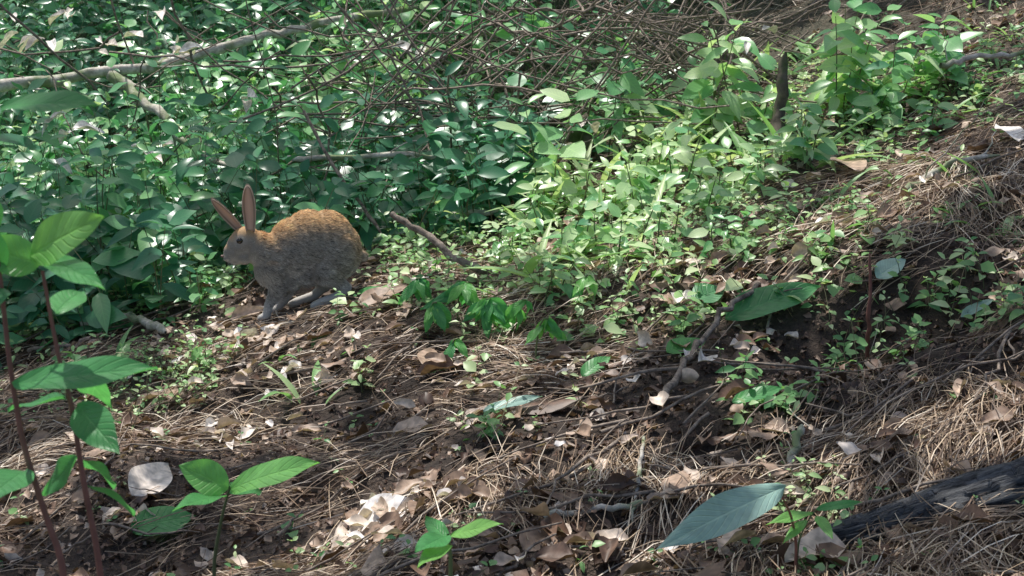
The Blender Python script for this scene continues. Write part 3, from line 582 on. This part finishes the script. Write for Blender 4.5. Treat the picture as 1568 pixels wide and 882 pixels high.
fc=fc*((np.where(tick<.27,.33,np.where(tick>.8,1.35,1.0))+clump*.8)*(1-lowp)+lowp)
fc=np.repeat(np.clip(fc,.01,.92)[:,None],6,1);fc[:,0:2]*=.78;fc[:,4:6]*=1.05;fc=fc.reshape(-1,3)
A.build('fur',[M_fur],par,cols=np.concatenate([fc,np.ones((len(fc),1))],1))
def earmat(name,cin):
    m,nt,N,L=newmat(name);g=N.new('ShaderNodeAttribute');g.attribute_name='uvp'
    sx=N.new('ShaderNodeSeparateXYZ');L.new(g.outputs['Vector'],sx.inputs[0]);ab=N.new('ShaderNodeMath');ab.operation='ABSOLUTE';L.new(sx.outputs[0],ab.inputs[0])
    cr=N.new('ShaderNodeValToRGB');ramp(cr,[(.0,cin),(.5,tuple(c*.8 for c in cin)),(.72,(.22,.17,.13)),(.92,(.60,.5,.4))]);L.new(ab.outputs[0],cr.inputs[0])
    p=N.new('ShaderNodeBsdfPrincipled');p.inputs['Roughness'].default_value=.7;L.new(cr.outputs[0],p.inputs['Base Color'])
    t=N.new('ShaderNodeBsdfTranslucent');t.inputs[0].default_value=(.8,.5,.32,1);mi=N.new('ShaderNodeMixShader');mi.inputs[0].default_value=.3
    L.new(p.outputs[0],mi.inputs[1]);L.new(t.outputs[0],mi.inputs[2]);o=N.new('ShaderNodeOutputMaterial');L.new(mi.outputs[0],o.inputs[0]);return m
M_ear=earmat('ear_skin',(.80,.60,.46))
def ear(name,b,t,w,nrm_,lean):
    nl,nw=18,10;V_=[];UV=[];L_=np.linalg.norm(t-b);Y_=(t-b)/L_;Xx=nrm(np.cross(Y_,nrm_));Z_=np.cross(Xx,Y_)
    for i in range(nl+1):
        tt=i/nl;ww=w/2*(.5+.5*math.sin(math.pi*min(1,tt*1.25)*.5+0.0))*math.sqrt(max(0,1-max(0,(tt-.45)/.56)**2.2))
        for j in range(nw+1):
            u=-1+2*j/nw;an_=u*(1.35-.55*tt)
            r=ww/1.15
            V_.append(b+Y_*L_*tt+Xx*r*math.sin(an_)+Z_*(r*(1-math.cos(an_))*.9+lean*L_*(tt*tt-tt)));UV.append((u,tt))
    F_=[(i*(nw+1)+j,i*(nw+1)+j+1,(i+1)*(nw+1)+j+1,(i+1)*(nw+1)+j) for i in range(nl) for j in range(nw)]
    A=Acc();A.raw(np.array(V_),F_,UV,.5);o=A.build(name,[M_ear],par)
    sd=o.modifiers.new('s','SOLIDIFY');sd.thickness=.0022;sd.offset=0
    V_=np.array(V_).reshape(nl+1,nw+1,3);n=2600;ii=rng.integers(0,nl,n);jj=rng.integers(0,nw,n);f1=rng.random(n)[:,None];f2=rng.random(n)[:,None]
    pp=(V_[ii,jj]*(1-f2)+V_[ii,jj+1]*f2)*(1-f1)+(V_[ii+1,jj]*(1-f2)+V_[ii+1,jj+1]*f2)*f1
    A=Acc();A.inst(Tf,pp-Z_*.003,Y_-Z_*.12+rng.normal(0,.08,(n,3)),-Z_+rng.normal(0,.2,(n,3)),np.stack([np.full(n,.0012),np.full(n,.006),np.full(n,.006)],-1),rng.random(n))
    cc=np.repeat((np.array([.46,.39,.31])*rng.uniform(.5,1.5,(n,1)))[:,None],6,1).reshape(-1,3);A.build(name+'_fur',[M_fur],par,cols=np.concatenate([cc,np.ones((len(cc),1))],1))
ear('ear_near',P(393,350,-9),P(392,281,-12),29*S,np.array([-.25,-1,.1]),.12)
ear('ear_far',P(380,350,8),P(335,301,14),27*S,np.array([-.5,-.75,-.45]),.12)
def smat(name,c,r,sp=.5):
    m,nt,N,L=newmat(name);p=N.new('ShaderNodeBsdfPrincipled');n=N.new('ShaderNodeTexNoise');n.inputs['Scale'].default_value=300
    cr=N.new('ShaderNodeValToRGB');ramp(cr,[(.3,tuple(x*.7 for x in c)),(.7,c)]);L.new(n.outputs[0],cr.inputs[0]);L.new(cr.outputs[0],p.inputs['Base Color']);p.inputs['Roughness'].default_value=r;p.inputs['Specular IOR Level'].default_value=sp
    o=N.new('ShaderNodeOutputMaterial');L.new(p.outputs[0],o.inputs[0]);return m
M_eye=smat('eye',(.012,.007,.005),.06,.8);M_nose=smat('nose',(.2,.12,.10),.5);M_wh=smat('whisker',(.5,.47,.42),.5);M_mouth=smat('mouth',(.06,.04,.035),.8)
def ball(name,c,r,sc,mat):
    bm=bmesh.new();bmesh.ops.create_uvsphere(bm,u_segments=24,v_segments=16,radius=r);me=bpy.data.meshes.new(name);bm.to_mesh(me);bm.free()
    for f in me.polygons:f.use_smooth=True
    me.materials.append(mat);o=bpy.data.objects.new(name,me);scene.collection.objects.link(o);o.parent=par;o.location=Vector(c);o.scale=sc
ball('eye_near',P(378,365,-18),.0088,(1,.75,.95),M_eye);ball('eye_far',P(378,365,18),.0088,(1,.75,.95),M_eye)
ball('nose',P(348,388,0),.0048,(.8,1.2,.75),M_nose)
A=Acc()
A.tube([P(353,397,-1),P(357,401,-7),P(364,401,-11)],.0008,5,.5);A.tube([P(353,397,1),P(357,401,7),P(364,401,11)],.0008,5,.5);A.build('mouth',[M_mouth],par)
A=Acc()
for s in (-1,1):
    for i in range(7):
        b_=P(356+i%3*2,389+i*1.2,s*8);d=np.array([random.uniform(-.3,.5),s*1.0,random.uniform(-.5,.4)]);t=np.linspace(0,1,5)[:,None]
        A.tube(b_+nrm(d)*.05*t+np.array([0,0,-.012])*t*t,.00035,3,.5)
A.build('whiskers',[M_wh],par)
# ------------------------------------------------------------------ sun, sky, unseen canopy added and shaped to place the sun patches
el=math.radians(64);dxy=nrm(np.array([-.5,.86]));D=np.array([dxy[0]*math.cos(el),dxy[1]*math.cos(el),math.sin(el)])
sun=bpy.data.lights.new('sun','SUN');sun.energy=5;sun.angle=math.radians(.5);sun.color=(1,.96,.9)
so=bpy.data.objects.new('sun',sun);scene.collection.objects.link(so);so.rotation_euler=Vector(D).to_track_quat('Z','Y').to_euler();so.location=(0,0,20)
w=bpy.data.worlds.new('World');scene.world=w;w.use_nodes=True;nt=w.node_tree;bg=nt.nodes['Background'];sk=nt.nodes.new('ShaderNodeTexSky');sk.sky_type='NISHITA';sk.sun_disc=False;sk.sun_elevation=el;sk.sun_rotation=math.atan2(D[0],D[1]);sk.dust_density=2.5;nt.links.new(sk.outputs[0],bg.inputs[0]);bg.inputs[1].default_value=.15
gaps=[]
for (u,v,r) in [(350,490,.09),(400,522,.12),(330,540,.09),(460,500,.07),(300,480,.07),(440,610,.12),(400,630,.07),(330,665,.11),(300,690,.08),(500,600,.06),(590,800,.11),(680,770,.08),(560,780,.07),(30,780,.07),(90,700,.06),(830,640,.05),(700,640,.03),(640,570,.035),(550,540,.05),
 (850,380,.16),(780,350,.12),(900,330,.15),(960,400,.1),(1080,440,.1),(700,400,.08),(600,430,.08),(980,490,.05),(1150,430,.08),(640,350,.09),(720,560,.03),(830,290,.12),(990,500,.04),(1040,480,.04),(1000,340,.12),
 (1350,150,.14),(1200,150,.18),(1150,250,.13),(1050,180,.18),(980,240,.15),(1120,90,.16),(1280,80,.16),(1400,290,.08),(1250,360,.06),(1500,160,.12),(1545,210,.1),(1480,90,.1),(1380,250,.08),(1330,270,.06),(1230,780,.05),(1130,800,.04),(1250,760,.03),(1480,660,.035),(920,290,.12),
 (960,660,.035),(430,570,.05),(240,650,.05),(180,690,.05),(820,700,.03),(480,680,.035)]:
    gaps.append((G(u,v,.03),r))
for (u,v,y,r) in [(490,314,3.93,.055),(455,322,3.9,.045),(522,320,3.95,.05),(393,315,3.85,.045),(95,345,1.2,.06),(20,390,1.2,.05),(120,490,1.3,.04),(430,710,1.58,.05),(740,805,1.57,.03),(310,725,1.6,.04),(650,850,1.55,.03),(1200,745,1.95,.03),
 (100,65,5.6,.35),(240,75,5.6,.25),(290,70,5.6,.2),(20,45,5.7,.32),(150,65,5.6,.22),(240,180,5.4,.13),(220,235,5.1,.13),(100,220,5.1,.12),(110,165,5.3,.12),(290,215,5.2,.1),(360,150,5.4,.12),(600,90,6.2,.25),(560,60,6.2,.25),(450,180,5.6,.1),(830,215,5.3,.14),(890,185,5.3,.12),(900,100,5.6,.14),(1170,60,5.2,.14),(690,130,6.2,.14),(130,280,5.0,.09),(40,300,5,.09),(480,110,6.2,.18)]:
    gaps.append((at(u,v,y),r))
for i in range(60):
    y=4.8*(11/4.8)**random.random();x=random.uniform(-1,1)*(.4*y);gaps.append((np.array([x,y,float(H(x,y))+random.uniform(.1,.4)]),random.uniform(.02,.1)))
n=16000
gx=rng.uniform(-5.5,6.5,n);gy=rng.uniform(-.2,12,n);hh=rng.uniform(2.6,3.5,n)
kk=(np.abs(gx)<.42*gy+.6)&(rng.random(n)<1-.5*sm(4.2,5.0,gy));gx=gx[kk];gy=gy[kk];hh=hh[kk];n=len(gx)
Q=np.stack([gx,gy,H(gx,gy)],-1)+D[None]*(hh/D[2])[:,None]
keep=np.ones(n,bool)
for (T_,r) in gaps:
    d_=Q-T_[None];al=(d_@D);dist=np.linalg.norm(d_-al[:,None]*D[None],axis=1);keep&=dist>r+.09  # leaves left out along the sun ray to each wanted sun spot
Q=Q[keep];n=len(Q)
tr_pos=[(-5.2,8.0),(5.8,8.2),(-5.4,13.5),(6.2,13.5),(-4.5,3.2),(5.2,3.6)]
near_=np.argmin(np.stack([np.hypot(Q[:,0]-a,Q[:,1]-b) for a,b in tr_pos]),0)
for i,(tx,ty) in enumerate(tr_pos):
    A=Acc();z=float(H(tx,ty));k=12;t=np.linspace(0,1,k);top=5.0
    A.tube(np.stack([tx+.1*np.sin(t*5),ty+.1*np.cos(t*4),z-.2+top*t],-1),.16*(1.25-.9*t),12,.5,0,.12)
    q_=Q[near_==i];
    if len(q_):
        for e in range(12):
            tg=q_[rng.integers(len(q_))];zz=z+random.uniform(2.6,4.2);s=np.linspace(0,1,9)[:,None]
            R=np.array([tx,ty,zz])*(1-s)+tg*s+np.array([0,0,.35])*(s-s*s)*2;A.tube(R,.02*(1.1-s[:,0]),6,.5)
        m_=len(q_);a2=rng.uniform(0,6.28,m_);sz=rng.uniform(.16,.24,m_);dr=np.stack([np.cos(a2),np.sin(a2),rng.normal(0,.2,m_)],-1)
        A.inst(leafT(3,2,.62,.05,.08,p=.85,q=.6),q_-nrm(dr)*(sz*.5)[:,None],dr,D[None]+rng.normal(0,.3,(m_,3)),sz,rng.random(m_),1)
    A.build('offscreen_shade_tree',[M_trunk,M_can])
# ------------------------------------------------------------------ camera
cam=bpy.data.cameras.new('camera');cam.sensor_width=36;cam.lens=FPX/1568*36;cam.clip_start=.05;cam.clip_end=500
cam.dof.use_dof=True;cam.dof.focus_distance=3.4;cam.dof.aperture_fstop=18
co_=bpy.data.objects.new('camera',cam);scene.collection.objects.link(co_);co_.location=(0,0,CAMZ);co_.rotation_euler=(math.pi/2-PITCH,0,0);scene.camera=co_
scene.view_settings.view_transform='Standard';scene.view_settings.look='None';scene.view_settings.exposure=0
